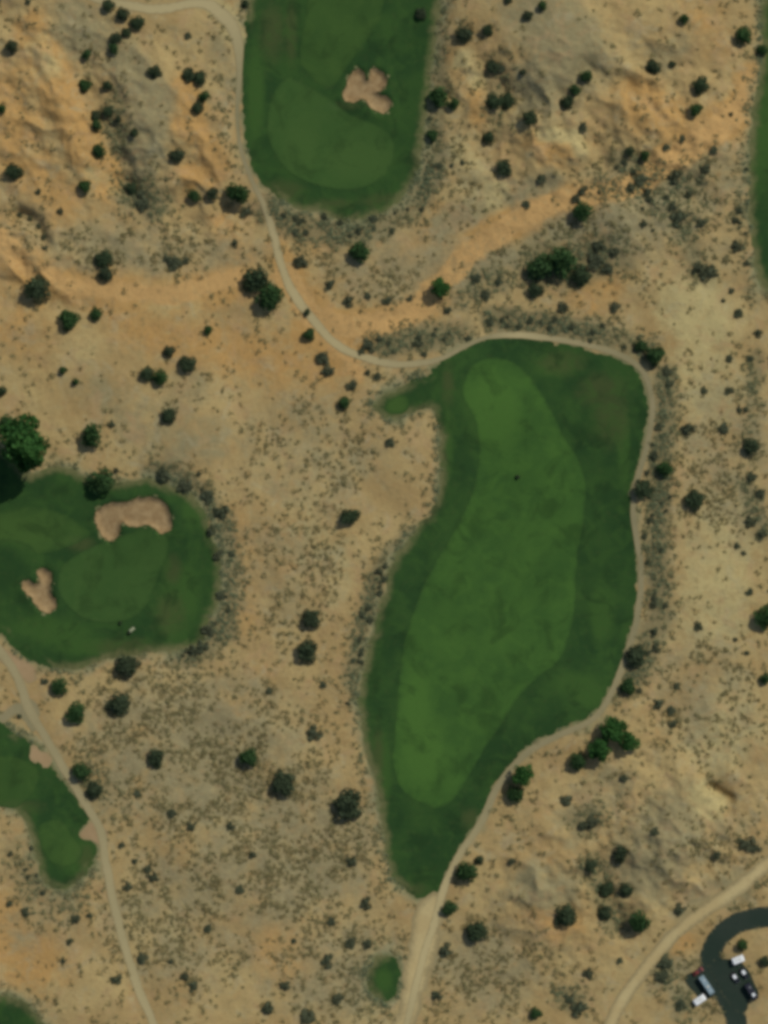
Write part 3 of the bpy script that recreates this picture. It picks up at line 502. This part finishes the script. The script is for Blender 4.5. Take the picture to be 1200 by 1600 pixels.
TREES = [  # photo x, y, crown width with its shade (px), kind, label
 (18,76,27,'J','small dark juniper nearest the left edge, beside the top of the orange ridge'),
 (168,13,24,'J','uppermost juniper of the dark clump under the path at top left'),
 (191,26,27,'J','middle juniper of the dark clump under the path at top left'),
 (213,39,29,'J','largest juniper at the lower end of the clump under the top left path'),
 (180,62,24,'J','dark juniper just below the clump under the top left path'),
 (197,54,19,'J','small juniper squeezed in under the clump beside the top left path'),
 (177,79,21,'G','grey-green tree, lowest in the chain hanging below the top left path'),
 (135,87,19,'G','small pale green tree between the orange ridge crest and the grey slope'),
 (132,135,26,'G','green tree standing on the right rim of the orange ridge, midway down'),
 (167,136,19,'J','small dark tree alone in the upper part of the shady gully'),
 (167,178,21,'J','dark juniper in the middle of the shady gully beside the orange ridge'),
 (148,183,22,'J','upper of two touching junipers on the gully\'s orange edge'),
 (150,198,22,'G','lower of two touching trees on the gully\'s orange edge'),
 (184,188,14,'J','tiniest juniper in the shady gully of the upper left'),
 (210,211,18,'J','small brownish juniper on the grey slope right of the shady gully'),
 (153,238,27,'G','rounded green tree at the foot of the orange ridge above the gully\'s bend'),
 (241,116,27,'J','lone dark juniper on the grey slope, left of the touching pair'),
 (294,120,28,'J','left crown of the big touching pair on the grey slope at upper left'),
 (312,127,30,'J','right crown of the big touching pair on the grey slope at upper left'),
 (318,154,22,'G','upper tree of the leaning pair below the big touching pair'),
 (308,172,23,'J','lower tree of the leaning pair below the big touching pair'),
 (275,246,31,'J','round dark juniper alone on orange soil with its shadow below'),
 (18,272,36,'J','large dark juniper at the left edge, left of the pale orange ridge foot'),
 (3,172,18,'G','half cut off tree on the left edge beside the orange ridge'),
 (132,293,26,'G','grey-green rounded tree at the foot of the orange ridge, lower left end'),
 (204,296,24,'J','dark juniper in the grey thicket at the mouth of the shady gully'),
 (303,307,24,'G','green tree left of the big tree by the cart path bend'),
 (331,305,25,'J','very dark juniper touching the left of the big tree by the path bend'),
 (368,306,44,'G','big green tree beside the cart path, left of the top green\'s lower end'),
 (382,7,17,'J','small dark juniper at the top edge between the path and the top hole'),
 (656,23,23,'J','dark tree on the right side rough of the top fairway'),
 (722,58,35,'J','large round juniper right of the top hole, left of its smaller twin'),
 (758,52,23,'J','smaller round juniper just right of the large one near the top hole'),
 (792,5,15,'J','tiny juniper cut by the top edge above the grey hill'),
 (682,155,40,'G','big dark green tree on the top hole\'s right edge level with the bunker'),
 (708,165,23,'G','small bright tree just right of the big tree beside the top hole'),
 (674,213,25,'G','green tree on the fringe right of the top putting green'),
 (768,108,27,'J','upper dark tree in the shaded ravine left of the grey hill'),
 (771,163,30,'J','left tree of the black pair in the ravine below the grey hill'),
 (790,160,30,'J','right tree of the black pair in the ravine below the grey hill'),
 (762,218,25,'J','very dark juniper at the lower mouth of the ravine'),
 (783,265,31,'J','dark rounded juniper at the upper edge of the orange wash below the ravine'),
 (822,30,19,'J','left one of two small junipers on top of the pale grey hill'),
 (844,15,19,'G','right greener one of two small trees on top of the pale grey hill'),
 (815,117,13,'J','tiny lone juniper at the foot of the grey hill right of the ravine'),
 (912,124,26,'G','top tree of the slanting row of three on the grey hill'),
 (896,145,23,'G','middle tree of the slanting row of three on the grey hill'),
 (884,163,29,'J','bottom darkest tree of the slanting row of three on the grey hill'),
 (825,189,29,'J','round dark juniper just above the bright orange mound'),
 (1018,108,29,'J','dark juniper with a small companion above the orange gullies at upper right'),
 (1048,103,14,'J','small companion right of the juniper above the orange gullies'),
 (1066,33,19,'G','lone small green tree high on the pale slope at upper right'),
 (1092,137,33,'J','large dark juniper above the upper end of the orange wash'),
 (1083,175,28,'G','grey-green tree below the large juniper at the wash\'s upper end'),
 (1157,58,35,'G','bright green tree left of the right edge rough, near the top'),
 (1190,80,22,'G','green tree standing on the edge of the right edge rough'),
 (982,240,20,'J','dark tree at the lower end of the orange gullies, above the thicket'),
 (1005,246,21,'G','teal green tree beside the dark one below the orange gullies'),
 (905,335,37,'G','dark green tree in the grey thicket under the orange wash'),
 (53,457,52,'J','large greyish spreading juniper near the left edge on tan soil'),
 (107,502,43,'G','wide green tree right of and below the large greyish juniper'),
 (150,494,26,'G','compact green tree next to the wide green one on the tan slope'),
 (160,407,35,'J','upper half of the grey dark pair above the tan slope at left'),
 (164,430,33,'J','lower darker half of the grey dark pair above the tan slope at left'),
 (397,439,52,'J','upper of the two huge dark junipers beside the cart path'),
 (418,470,58,'G','lower of the two huge dark trees beside the cart path'),
 (324,517,18,'G','tiny green tree alone on tan soil left of the cart path'),
 (263,551,25,'J','small dark juniper above the touching pair on the tan slope'),
 (291,571,35,'J','greyish round juniper right of the touching pair on the tan slope'),
 (227,587,29,'J','left one of the touching pair in the middle of the tan slope'),
 (250,592,30,'G','right one of the touching pair in the middle of the tan slope'),
 (98,580,18,'G','brightest small sapling on the bare tan slope at left'),
 (118,597,15,'G','tiny sapling just below the brightest one on the bare tan slope'),
 (262,652,31,'J','oval dark juniper alone below the greyish round one'),
 (0,612,22,'J','half hidden juniper on the left edge above the huge bright tree'),
 (141,683,46,'G','big green tree with black shade, right of the huge bright tree'),
 (10,664,34,'G','dark green tree touching the upper left of the huge bright tree'),
 (36,694,92,'C','huge bright green broadleaf tree at the left edge over the dark shade', 1.35),
 (50,716,58,'C','tall narrower broadleaf tree touching the lower right of the huge bright one', 2.2),
 (158,756,50,'G','grey-green tree on the rough above the curved left bunker'),
 (685,454,37,'C','single bright green tree standing beside the orange wash', .95),
 (479,490,14,'J','tiny dark juniper in the middle of the cart path bend'),
 (482,525,25,'G','small green tree left of the cart path above the blue-grey bush'),
 (535,630,25,'G','small olive tree on the sand left of the round tee'),
 (560,398,44,'G','dark green tree in the scrub directly below the top green'),
 (840,421,50,'G','left dark tree of the big cluster above the long fairway'),
 (872,412,56,'G','central largest tree of the big cluster above the long fairway'),
 (905,434,38,'J','right dark tree of the big cluster above the long fairway'),
 (835,456,30,'J','lowest small tree of the big cluster above the long fairway'),
 (1020,560,42,'G','green tree casting black shade outside the fairway\'s upper right path corner'),
 (999,541,26,'G','smaller tree left of the black shaded one at the path corner'),
 (1001,769,38,'J','black looking tree covering the cart path on the fairway\'s right side'),
 (1037,735,32,'G','grey-green bushy tree right of the cart path, above the black one'),
 (1083,783,37,'J','round greyish juniper alone on the right sand, level with the black one'),
 (1172,700,34,'J','grey juniper near the right edge, level with the fairway\'s upper half'),
 (1193,967,46,'G','teal green tree cut by the right edge beside the pale sand'),
 (1195,1062,24,'G','small green tree cut by the right edge, below the teal one'),
 (543,811,36,'J','grey topped juniper alone in the dotted flat left of the long fairway'),
 (484,970,38,'J','upper of two junipers standing together in the dotted flat'),
 (478,1019,44,'J','lower of two junipers standing together in the dotted flat'),
 (992,1030,40,'J','grey-green tree right of the path at the fairway\'s lower right bend'),
 (978,1075,33,'G','dark tree below the grey-green one beside the path\'s lower right bend'),
 (955,1142,54,'C','brightest broadleaf tree in the black shaded grove right of the path'),
 (978,1160,40,'C','right hand tree of the black shaded grove beside the path'),
 (932,1172,44,'C','middle tree of the black shaded grove, next to the brightest one'),
 (901,1192,36,'G','left hand tree of the black shaded grove beside the path'),
 (812,1213,42,'C','bright tree of the pair right of the path at the fairway\'s narrow end'),
 (802,1243,36,'G','darker lower tree of the pair right of the path at the narrow end'),
 (195,1043,46,'J','dark juniper on the lower edge of the left green\'s rough'),
 (183,1102,44,'J','dark brownish tree below the one on the left rough\'s edge'),
 (117,1117,40,'G','round green tree right of the left path junction'),
 (90,1076,33,'G','pale green tree touching the rough\'s tip at the left path'),
 (240,1185,36,'J','dark slanted juniper alone in the lower left scrub, left of the round one'),
 (387,1184,40,'G','round dark green tree in the middle of the lower left scrub'),
 (440,1227,46,'J','dark greyish juniper between the round one and the biggest lower one'),
 (541,1260,62,'J','biggest dark juniper, beside the fairway\'s lower left edge'),
 (148,1236,34,'J','grey dark juniper touching the left path above the pink pad'),
 (124,1208,34,'G','green bushy tree on the left path, above the grey dark juniper'),
 (727,1364,46,'G','dark shaded tree right of the path just below the rough\'s tip'),
 (700,1420,31,'G','bright green small tree at the right edge of the dirt track'),
 (742,1457,40,'J','grey-green tree right of the dirt track, below the bright small one'),
 (880,1432,41,'J','dark juniper at the foot of the smooth grey mound'),
 (966,1334,32,'J','slanted dark juniper, topmost of the lower right gully'),
 (920,1354,27,'J','grey juniper at the upper left of the lower right gully'),
 (945,1392,30,'J','dark juniper in the centre of the lower right gully'),
 (978,1392,26,'J','small juniper on the right side of the lower right gully'),
 (943,1428,28,'J','dark juniper at the lower left of the lower right gully'),
 (995,1443,43,'G','large dark tree at the lower end of the gully beside the dirt road'),
 (748,1345,18,'J','small dark juniper right above the dark shaded one below the rough\'s tip'),
 (835,1584,25,'G','green tree near the bottom edge between the track and the dirt road'),
 (1192,1503,22,'J','dark tree inside the campground loop at the right edge'),
 (1157,1477,22,'G','small tree on the island of the campground loop'),
 (808,746,9,'J','tiny lone dark bush in the middle of the long fairway'),
 (187,974,8,'J','tiny dark bush at the lower rim of the left putting green'),
 (200,990,8,'J','tiny dark bush below the other one under the left putting green'),
]
for a in TREES:
    if a[4]: tree(*a)
BIG = [(28,335,16),(45,341,15),(60,352,15),(68,370,15),(70,388,12),(45,3,14),(295,57,16),(225,318,36),(222,303,24),(385,330,24),(367,380,18),(785,110,20),(722,255,14),(975,255,16),(1055,275,28),(1075,305,20),(1100,265,26),(1115,235,18),(1000,282,28),(985,295,24),(1010,300,24),(900,310,22),(845,280,24),(822,320,18),
 (1060,340,34),(1150,345,20),(910,200,22),(1065,218,18),(1040,232,18),(1150,385,28),(910,300,22),(275,412,30),(262,405,18),(290,408,18),(182,735,14),(175,663,16),(255,740,34),(290,760,30),(325,775,30),(345,800,30),(312,740,14),
 (505,558,30),(513,580,32),(550,602,24),(545,470,26),(515,445,24),(470,408,34),(575,463,16),(605,470,20),(640,467,14),(575,540,30),(610,690,22),(700,485,20),(590,588,18),(575,582,14),(780,440,22),(760,460,26),(745,435,22),(930,408,34),(950,420,30),(935,385,28),(960,395,26),
 (960,480,26),(880,480,24),(1107,425,36),(1090,420,26),(1155,490,24),(1143,455,14),(1042,580,22),(1045,600,20),(1075,670,32),(1130,670,24),(1155,640,14),(1175,745,26),(1172,815,26),(1190,835,22),(1152,852,14),(1163,864,12),(1172,925,16),(1092,978,22),(1028,1100,22),(1050,1110,20),
 (1052,1132,20),(1058,1072,16),(1025,1012,20),(330,830,24),(340,870,22),(345,930,22),(325,985,28),(315,1010,26),(300,1015,24),(30,1120,14),(222,1497,26),(267,1502,13),(182,1530,24),(240,1370,24),(230,1358,18),(40,1425,24),(15,1412,16),(290,1525,20),(302,1540,20),(325,1450,20),(120,1435,22),
 (375,1390,20),(490,1145,34),(697,1485,34),(549,1472,26),(575,1475,22),(518,1440,20),(572,1410,24),(682,1555,26),(418,1575,34),(445,1540,24),(528,1560,24),(512,1500,28),(550,1345,28),(480,1590,34),(925,1285,32),(910,1290,22),(1165,1318,34),(1180,1325,22),(1120,1335,22),(1040,1505,34),(1035,1525,28),
 (920,1520,26),(1062,1420,24),(883,1250,26),(975,1215,20),(1022,1298,20),(905,1575,34),(890,1560,22),(1065,1570,26),(968,1500,16),(800,1345,16),(395,1335,18),(200,1385,20),(210,1345,16),(190,1320,16),(140,1430,14),(110,1470,16),(100,1500,14),(460,1470,14),(1140,560,18),(1100,610,16),(1140,610,18),(1165,640,14),(1150,1000,12),(1130,470,12),
 (1172,560,18),(1185,520,20),(600,905,18),(420,1080,18),(70,1065,18),(60,300,14),(95,330,16),(860,700,0),(990,270,18),(1190,770,22),(1168,1020,12),(505,1070,16),(360,1290,18),(300,1290,22),(270,1270,20),(215,1240,18)]
BELTS = [(46,16,12,[(655,20),(668,90),(662,180),(668,260),(650,300),(620,332),(560,352),(480,352),(420,330)]),(30,9,11,[(628,835),(610,880),(592,930),(572,985),(556,1060),(552,1100)]),
 (44,15,13,[(1030,600),(1038,660),(1032,720),(1020,820),(1025,900),(1030,960),(1010,1010),(990,1060)]),(34,11,12,[(745,500),(790,505),(850,512),(920,522),(990,548)]),(26,14,12,[(575,545),(620,530),(680,520),(730,515)]),
 (24,14,12,[(245,740),(300,762),(340,815),(352,880),(345,960),(300,1025)]),(20,20,13,[(960,290),(1010,320),(1080,340)]),(12,10,11,[(1172,180),(1160,260),(1155,350),(1180,440)]),(12,12,11,[(40,1330),(60,1390),(110,1405)])]
ZONES = [  # first match names the shrub: x0, x1, y0, y1, label, group
 (0,400,0,345,'grey-green sagebrush among the orange ridges of the upper left corner','sagebrush of the upper left ridges'),
 (400,700,0,400,'pale sagebrush in the fringe along the right and lower edge of the top green','sagebrush fringing the top green'),
 (700,950,0,345,'grey sagebrush around the grey hill and ravine right of the top green','sagebrush round the grey hill'),
 (950,1200,0,460,'grey sagebrush along the orange wash in the upper right corner','sagebrush of the upper right wash'),
 (0,440,345,700,'grey sagebrush on the tan slope left of the cart path','sagebrush of the left tan slope'),
 (700,1000,345,490,'grey sagebrush in the thicket around the big tree cluster','sagebrush round the big tree cluster'),
 (560,745,490,562,'grey-brown sagebrush in the wedge between cart path and orange wash','sagebrush of the path wedge'),
 (440,760,345,490,'sagebrush dotted in the scrub between the top green and the path wedge','sagebrush under the top green'),
 (745,1012,490,562,'grey sagebrush lining the cart path above the long fairway','sagebrush lining the upper path'),
 (965,1062,560,1090,'grey sagebrush lining the cart path on the long fairway\'s right','sagebrush lining the right path'),
 (1062,1200,460,1345,'sagebrush dotted over the pale sand flat at the right edge','sagebrush of the right sand flat'),
 (0,370,700,1045,'grey-green sagebrush ringing the rough of the left putting green','sagebrush ringing the left green'),
 (440,600,490,600,'blue-grey sagebrush left of the cart path bend','sagebrush at the cart path bend'),
 (540,690,790,1130,'pale sagebrush along the long fairway\'s left edge','sagebrush along the fairway\'s left edge'),
 (370,690,560,1130,'sagebrush in the dotted sand flat left of the long fairway','sagebrush of the middle flat'),
 (0,200,1045,1600,'sagebrush beside and below the lower left tees and path','sagebrush round the lower left tees'),
 (200,625,1045,1600,'sagebrush in the scrubland filling the bottom left','sagebrush of the bottom scrubland'),
 (625,1010,1130,1600,'sagebrush between the dirt track and the pale dirt road','sagebrush between track and road'),
 (0,1200,0,1600,'sagebrush along the dirt road and campground in the lower right','sagebrush of the lower right corner'),
]
def clear(x, y, m=.3): return samp(SDT, x, y) > m and samp(SDP, x, y) > .2
shr = [(px, py, d) for px, py, d in BIG if d > 1]
rs = random.Random(5)
for n, spread, d, pts in BELTS:
    n = int(n * .53)
    l = catmull(pts, False, 3); k = 0
    for _ in range(n * 6):
        if k >= n: break
        p = l[rs.randrange(len(l))]; px, py = p[0] + rs.gauss(0, spread), p[1] + rs.gauss(0, spread)
        x, y = W(px, py)
        if 0 < px < 1200 and 0 < py < 1600 and clear(x, y, .8): shr.append((px, py, d * rs.uniform(.7, 1.5))); k += 1
while len(shr) > 298: shr.pop()
for i, (px, py, d) in enumerate(shr):
    x, y = W(px, py)
    o = link('sagebrush', CROWN['S'][i % len(CROWN['S'])]); R = d * S * .46
    o.location = (x, y, hz(x, y)); o.rotation_euler = (0, 0, rs.uniform(0, 6.28)); o.scale = (R * rs.uniform(.85, 1.25), R * rs.uniform(.8, 1.1), R * rs.uniform(.75, 1.1) + .12)
    z = next(z for z in ZONES if z[0] <= px < z[1] and z[2] <= py < z[3]); tag(o, z[4], 'shrub', z[5])
# ------------------------------------------------------------------ low scrub past the sagebrush: thousands of clumps, one object
BARE = [(180,540,140,50),(1090,490,60,45),(880,60,90,60),(90,140,32,100),(150,620,90,40),(850,1385,50,24),(1110,1250,30,20),(250,150,60,60),(40,1490,50,36),(1130,900,60,60)]
st = 1.55; cx, cy = np.meshgrid(np.arange(-180, 180, st), np.arange(-230, 230, st)); cx = (cx + rng.uniform(-.5, .5, cx.shape) * st * 1.5).ravel(); cy = (cy + rng.uniform(-.5, .5, cy.shape) * st * 1.5).ravel()
PX = cx / S + 600; PY = 800 - cy / S; dn = np.full(len(cx), .16); br = np.zeros(len(cx))
for a, b, c, d, w in DENS: dn = np.maximum(dn, w * np.exp(-.7 * (((PX - a) / c) ** 2 + ((PY - b) / d) ** 2) ** 2))
for a, b, c, d in BARE: br = np.maximum(br, np.exp(-.7 * (((PX - a) / c) ** 2 + ((PY - b) / d) ** 2) ** 2))
dn = dn * (1 - .85 * br) * (1 - .45 * np.clip(samp(ATTR['orange'], cx, cy), 0, 1)) * (1 - .9 * samp(ATTR['wash'], cx, cy)) * (.15 + 1.5 * sstep(.32, .62, fbm(cx / 8, cy / 8, 91, 3))) * .62
scr = samp(ATTR['scrub'], cx, cy) * np.clip(.55 + 1.5 * sstep(.3, .65, fbm(cx / 10, cy / 10, 141, 3)), 0, 1.15); sdt = samp(SDT, cx, cy); fr = np.exp(-np.maximum(sdt - .5, 0) / 3.4) * (.45 + 1.1 * sstep(.3, .7, fbm(cx / 14, cy / 14, 131, 2)))
dn = np.maximum(dn, np.maximum(scr * .85, fr * .75)); ok = (rng.uniform(0, 1, len(cx)) < dn) & (sdt > .15 + rng.uniform(0, .8, len(cx))) & (samp(SDP, cx, cy) > .25)
cx, cy, scr, fr = cx[ok], cy[ok], scr[ok], fr[ok]; n = len(cx); cz = height(cx, cy)
k = 16; R = (rng.uniform(.25, 1.0, n) ** 1.6 * 1.35 + .34) * (1 + .3 * np.maximum(scr, fr * .5)); bigb = (rng.uniform(0, 1, n) < .4) & (np.maximum(scr, fr) > .4); R = np.where(bigb, rng.uniform(.9, 1.5, n), R)
d = rng.normal(size=(n, k, 3)); d /= np.linalg.norm(d, axis=2)[..., None]; d[..., 2] = np.abs(d[..., 2]) * .38
c = np.stack([cx, cy, cz], 1)[:, None] + d * (R[:, None, None] * rng.uniform(.35, 1.05, (n, k, 1))); c[..., 2] += .04
an = rng.uniform(-.5, 1.9, n); el = rng.uniform(0, .55, n); dx, dy = c[..., 0] - cx[:, None], c[..., 1] - cy[:, None]; pr = dx * np.cos(an)[:, None] + dy * np.sin(an)[:, None]
c[..., 0] += (pr * el[:, None]) * np.cos(an)[:, None]; c[..., 1] += (pr * el[:, None]) * np.sin(an)[:, None]
nn = d + rng.normal(size=(n, k, 3)) * .4 + np.array([0, 0, .9]); nn /= np.linalg.norm(nn, axis=2)[..., None]; a = np.cross(nn, rng.normal(size=(n, k, 3))); a /= np.linalg.norm(a, axis=2)[..., None]; b = np.cross(nn, a)
s = (.14 + .16 * R)[:, None, None] * rng.uniform(.6, 1.3, (n, k, 1))
V = np.stack([c + a * s, c + b * s * .8, c - a * s, c - b * s * .8], 2).reshape(-1, 3)
me = np_mesh('scrub', V, np.arange(4 * n * k).reshape(n * k, 4), False)
attr(me, 'tone', np.repeat(np.clip(rng.uniform(0, .8, n) + .35 * np.maximum(scr, fr), 0, 1), k), 'FACE'); attr(me, 'sagey', np.repeat(np.clip(.8 * np.maximum(scr, fr) + rng.uniform(-.15, .25, n), 0, 1), k), 'FACE')
tag(link('scrub', me, M['scrubleaf']), 'low dry brown and olive scrub dotted all over the sand', 'scrub', kind='stuff')
# ------------------------------------------------------------------ vehicles of the campground
def poly_prism(prof, w, top_w=None, bev=.06):
    """side outline (x, z) drawn out to width w; points above mid height may lean in to top_w"""
    bm = bmesh.new(); zs = [p[1] for p in prof]; z0, z1 = min(zs), max(zs); tw = top_w or w
    def half(z): t = (z - z0) / (z1 - z0 + 1e-9); return (w + (tw - w) * t) / 2
    A = [bm.verts.new((x, half(z), z)) for x, z in prof]; B = [bm.verts.new((x, -half(z), z)) for x, z in prof]
    bm.faces.new(A); bm.faces.new(B[::-1]); n = len(prof)
    for i in range(n): bm.faces.new((A[(i + 1) % n], A[i], B[i], B[(i + 1) % n]))
    bmesh.ops.recalc_face_normals(bm, faces=bm.faces)
    if bev: bmesh.ops.bevel(bm, geom=list(bm.edges), offset=bev, segments=2, affect='EDGES', clamp_overlap=True)
    return bm
def boxm(x0, x1, y0, y1, z0, z1, bev=.03):
    bm = bmesh.new(); bmesh.ops.create_cube(bm, size=1, matrix=Matrix.Translation(((x0 + x1) / 2, (y0 + y1) / 2, (z0 + z1) / 2)) @ Matrix.Diagonal((x1 - x0, y1 - y0, z1 - z0, 1)))
    if bev: bmesh.ops.bevel(bm, geom=list(bm.edges), offset=bev, segments=2, affect='EDGES', clamp_overlap=True)
    return bm
def cyl(x, y, z, r, w, seg=20):
    bm = bmesh.new(); bmesh.ops.create_cone(bm, cap_ends=True, segments=seg, radius1=r, radius2=r, depth=w, matrix=Matrix.Translation((x, y, z)) @ Matrix.Rotation(math.pi / 2, 4, 'X'))
    bmesh.ops.bevel(bm, geom=[e for e in bm.edges if len(e.link_faces) == 2 and e.calc_face_angle(0) > 1], offset=min(.03, w * .2), segments=2, affect='EDGES'); return bm
def part(name, bm, mat, parent, join=()):
    for o in join:
        me2 = bpy.data.meshes.new('tmp'); o.to_mesh(me2); bm.from_mesh(me2); bpy.data.meshes.remove(me2); o.free()
    me = bpy.data.meshes.new(name); bm.to_mesh(me); bm.free(); me.materials.append(mat); return link(name, me, parent=parent)
def root(name, px, py, ang, label, cat, dz=.2, group=None):
    x, y = W(px, py); o = bpy.data.objects.new(name, None); col.objects.link(o); o.location = (x, y, hz(x, y) + dz); o.rotation_euler = (0, 0, math.radians(ang)); return tag(o, label, cat, group)
def wheels(r, xs, hw, rad=.34):
    for x in xs:
        for s in (-1, 1):
            w = part('wheel', cyl(x, s * (hw - .1), rad, rad, .22), M['rubber'], r); part('rim', cyl(x, s * (hw + .015), rad, rad * .6, .03), M['steel'], w)
def lights(r, xf, xb, hw, z):
    for s in (-1, 1):
        part('headlight', boxm(xf - .04, xf + .03, s * hw - .18, s * hw + .18, z - .08, z + .08), M['lamp'], r); part('tail_light', boxm(xb - .03, xb + .04, s * hw - .12, s * hw + .12, z - .02, z + .18), M['redlamp'], r)
def car(px, py, ang, mat, label, roof=None, group=None):
    r = root('parked_car', px, py, ang, label, 'car', group=group)
    part('body', poly_prism([(-2.2,.32),(2.15,.3),(2.25,.55),(2.15,.78),(1.15,.92),(-2.05,.98),(-2.25,.75)], 1.78, 1.66, .09), mat, r)
    part('window', poly_prism([(-1.95,.9),(1.2,.88),(.35,1.40),(-1.45,1.42)], 1.62, 1.3, .05), M['glass'], r)
    part('roof', poly_prism([(-1.45,1.38),(.35,1.37),(.2,1.47),(-1.3,1.49)], 1.36, 1.2, .04), roof or mat, r)
    for s in (-1, 1): part('side_mirror', boxm(.75, .95, s * .98 - .1, s * .98 + .1, .92, 1.06), mat, r)
    wheels(r, (-1.35, 1.4), .88); lights(r, 2.22, -2.22, .62, .66); return r
def trailer(px, py, ang, L, w, mat, label, vents, h=2.9, roofmat=None):
    r = root('camper_trailer', px, py, ang, label, 'trailer'); a = L / 2
    part('body', poly_prism([(-a,.55),(a-.5,.5),(a,1.0),(a-.1,2.2),(a-.7,h),(-a+.25,h),(-a,h-.3)], w, w - .08, .1), mat, r)
    part('roof', boxm(-a + .35, a - .8, -w / 2 + .12, w / 2 - .12, h - .02, h + .05, .02), roofmat or mat, r)
    for nm, x, y, sx, sy, m in vents: part(nm, boxm(x - sx / 2, x + sx / 2, y - sy / 2, y + sy / 2, h + .04, h + .32, .08), M[m], r)
    d = part('door', boxm(.4, 1.1, -w / 2 - .025, -w / 2 + .02, .75, 2.6, .01), M['trim'], r); part('handle', boxm(.46, .52, -w / 2 - .07, -w / 2 - .02, 1.55, 1.75, .01), M['steel'], d)
    for x in (-a * .55, a * .55):
        for s in (-1, 1): part('window', boxm(x - .45, x + .45, s * (w / 2) - .03, s * (w / 2) + .03, 1.5, 2.15, .015), M['glass'], r)
    wheels(r, (-.55, .3), w / 2 - .08, .35)
    part('hitch', boxm(a - .4, a + 1.0, -.06, .06, .5, .62, .01), M['trim'], r, [boxm(a + .45, a + .55, -.05, .05, 0, .6, .01)]); return r
car(1091,1518,34,M['red'],'dark red car nosed in at the head of the outer parking pad')
trailer(1104,1539,-56,8.4,2.3,M['silver'],'long silver-blue camper trailer on the outer pad between red car and small white trailer',[('roof_vent',-2.2,.2,.5,.5,'white'),('air_conditioner',.6,0,1.0,.7,'cream'),('roof_vent',2.4,-.2,.4,.4,'white')])
trailer(1093,1562,34,5.0,2.5,M['white'],'small white camper trailer at the lower end of the outer parking pad',[('roof_vent',-.8,.2,.5,.5,'cream'),('air_conditioner',.5,0,.9,.7,'cream')],2.5)
trailer(1153,1499,22,4.8,2.6,M['white'],'small white camper trailer at the top of the pad inside the loop',[('roof_vent',-.8,.2,.5,.5,'cream'),('air_conditioner',.5,0,.9,.7,'cream')],2.5)
car(1149,1528,-58,M['black'],'black car with white roof on the left side of the inner pad',M['white'])
car(1163,1521,-58,M['black'],'black car with white roof right of its twin on the inner pad',M['white'])
trailer(1174,1549,-58,7.2,2.4,M['navy'],'dark blue camper trailer with white roof unit on the inner parking pad',[('air_conditioner',1.3,0,1.3,1.2,'white'),('roof_vent',-1.9,.3,.9,.8,'trim')])
def golf_cart(px, py, ang, label):
    r = root('golf_cart', px, py, ang, label, 'golf cart', .07)
    part('body', poly_prism([(-1.15,.28),(1.1,.28),(1.2,.55),(.75,.85),(.45,.5),(-.1,.45),(-.2,.72),(-1.15,.78)], 1.15, 1.1, .05), M['beige'], r)
    part('roof', boxm(-.95, .75, -.58, .58, 1.78, 1.85, .03), M['beige'], r); part('seat', boxm(-.6, -.1, -.5, .5, .7, .82, .04), M['trim'], r, [boxm(-.68, -.58, -.5, .5, .8, 1.15, .03)])
    for x in (-.85, .65):
        for s in (-1, 1): part('roof_post', boxm(x - .025, x + .025, s * .52 - .025, s * .52 + .025, .6, 1.8, 0), M['trim'], r)
    for x in (-.75, .75):
        for s in (-1, 1): part('wheel', cyl(x, s * .5, .23, .23, .2), M['rubber'], r)
golf_cart(206, 984, 40, 'beige roofed golf cart parked below the left putting green')
# ------------------------------------------------------------------ light, sky, camera
SUN_EL, SUN_AZ = math.radians(49), math.radians(43)     # azimuth clockwise from +Y (up in the picture)
dirv = Vector((math.sin(SUN_AZ) * math.cos(SUN_EL), math.cos(SUN_AZ) * math.cos(SUN_EL), math.sin(SUN_EL)))
sl = bpy.data.lights.new('sun', 'SUN'); sl.energy = 2.65; sl.angle = math.radians(.5); sl.color = (1, .95, .86)
so = bpy.data.objects.new('sun', sl); col.objects.link(so); so.location = dirv * 300; so.rotation_euler = dirv.to_track_quat('Z', 'Y').to_euler()
wd = bpy.data.worlds.new('World'); sc.world = wd; wd.use_nodes = True; nt = wd.node_tree
bg = nt.nodes['Background']; sk = nt.nodes.new('ShaderNodeTexSky'); sk.sky_type = 'NISHITA'; sk.sun_disc = False; sk.sun_elevation = SUN_EL; sk.sun_rotation = SUN_AZ
nt.links.new(sk.outputs[0], bg.inputs[0]); bg.inputs[1].default_value = .075
cam = bpy.data.cameras.new('camera'); co = bpy.data.objects.new('camera', cam); col.objects.link(co); sc.camera = co
co.location = (0, 0, CAM_H); cam.sensor_fit = 'AUTO'; cam.angle = 2 * math.atan(200 / CAM_H); cam.clip_start = 1; cam.clip_end = 6000
sc.view_settings.view_transform = 'Standard'; sc.view_settings.look = 'None'; sc.view_settings.exposure = 0; sc.view_settings.gamma = 1
sc.cycles.pixel_filter_type = 'GAUSSIAN'; sc.cycles.filter_width = 4.5
sc.cycles.max_bounces = 5; sc.cycles.diffuse_bounces = 3; sc.cycles.transparent_max_bounces = 4
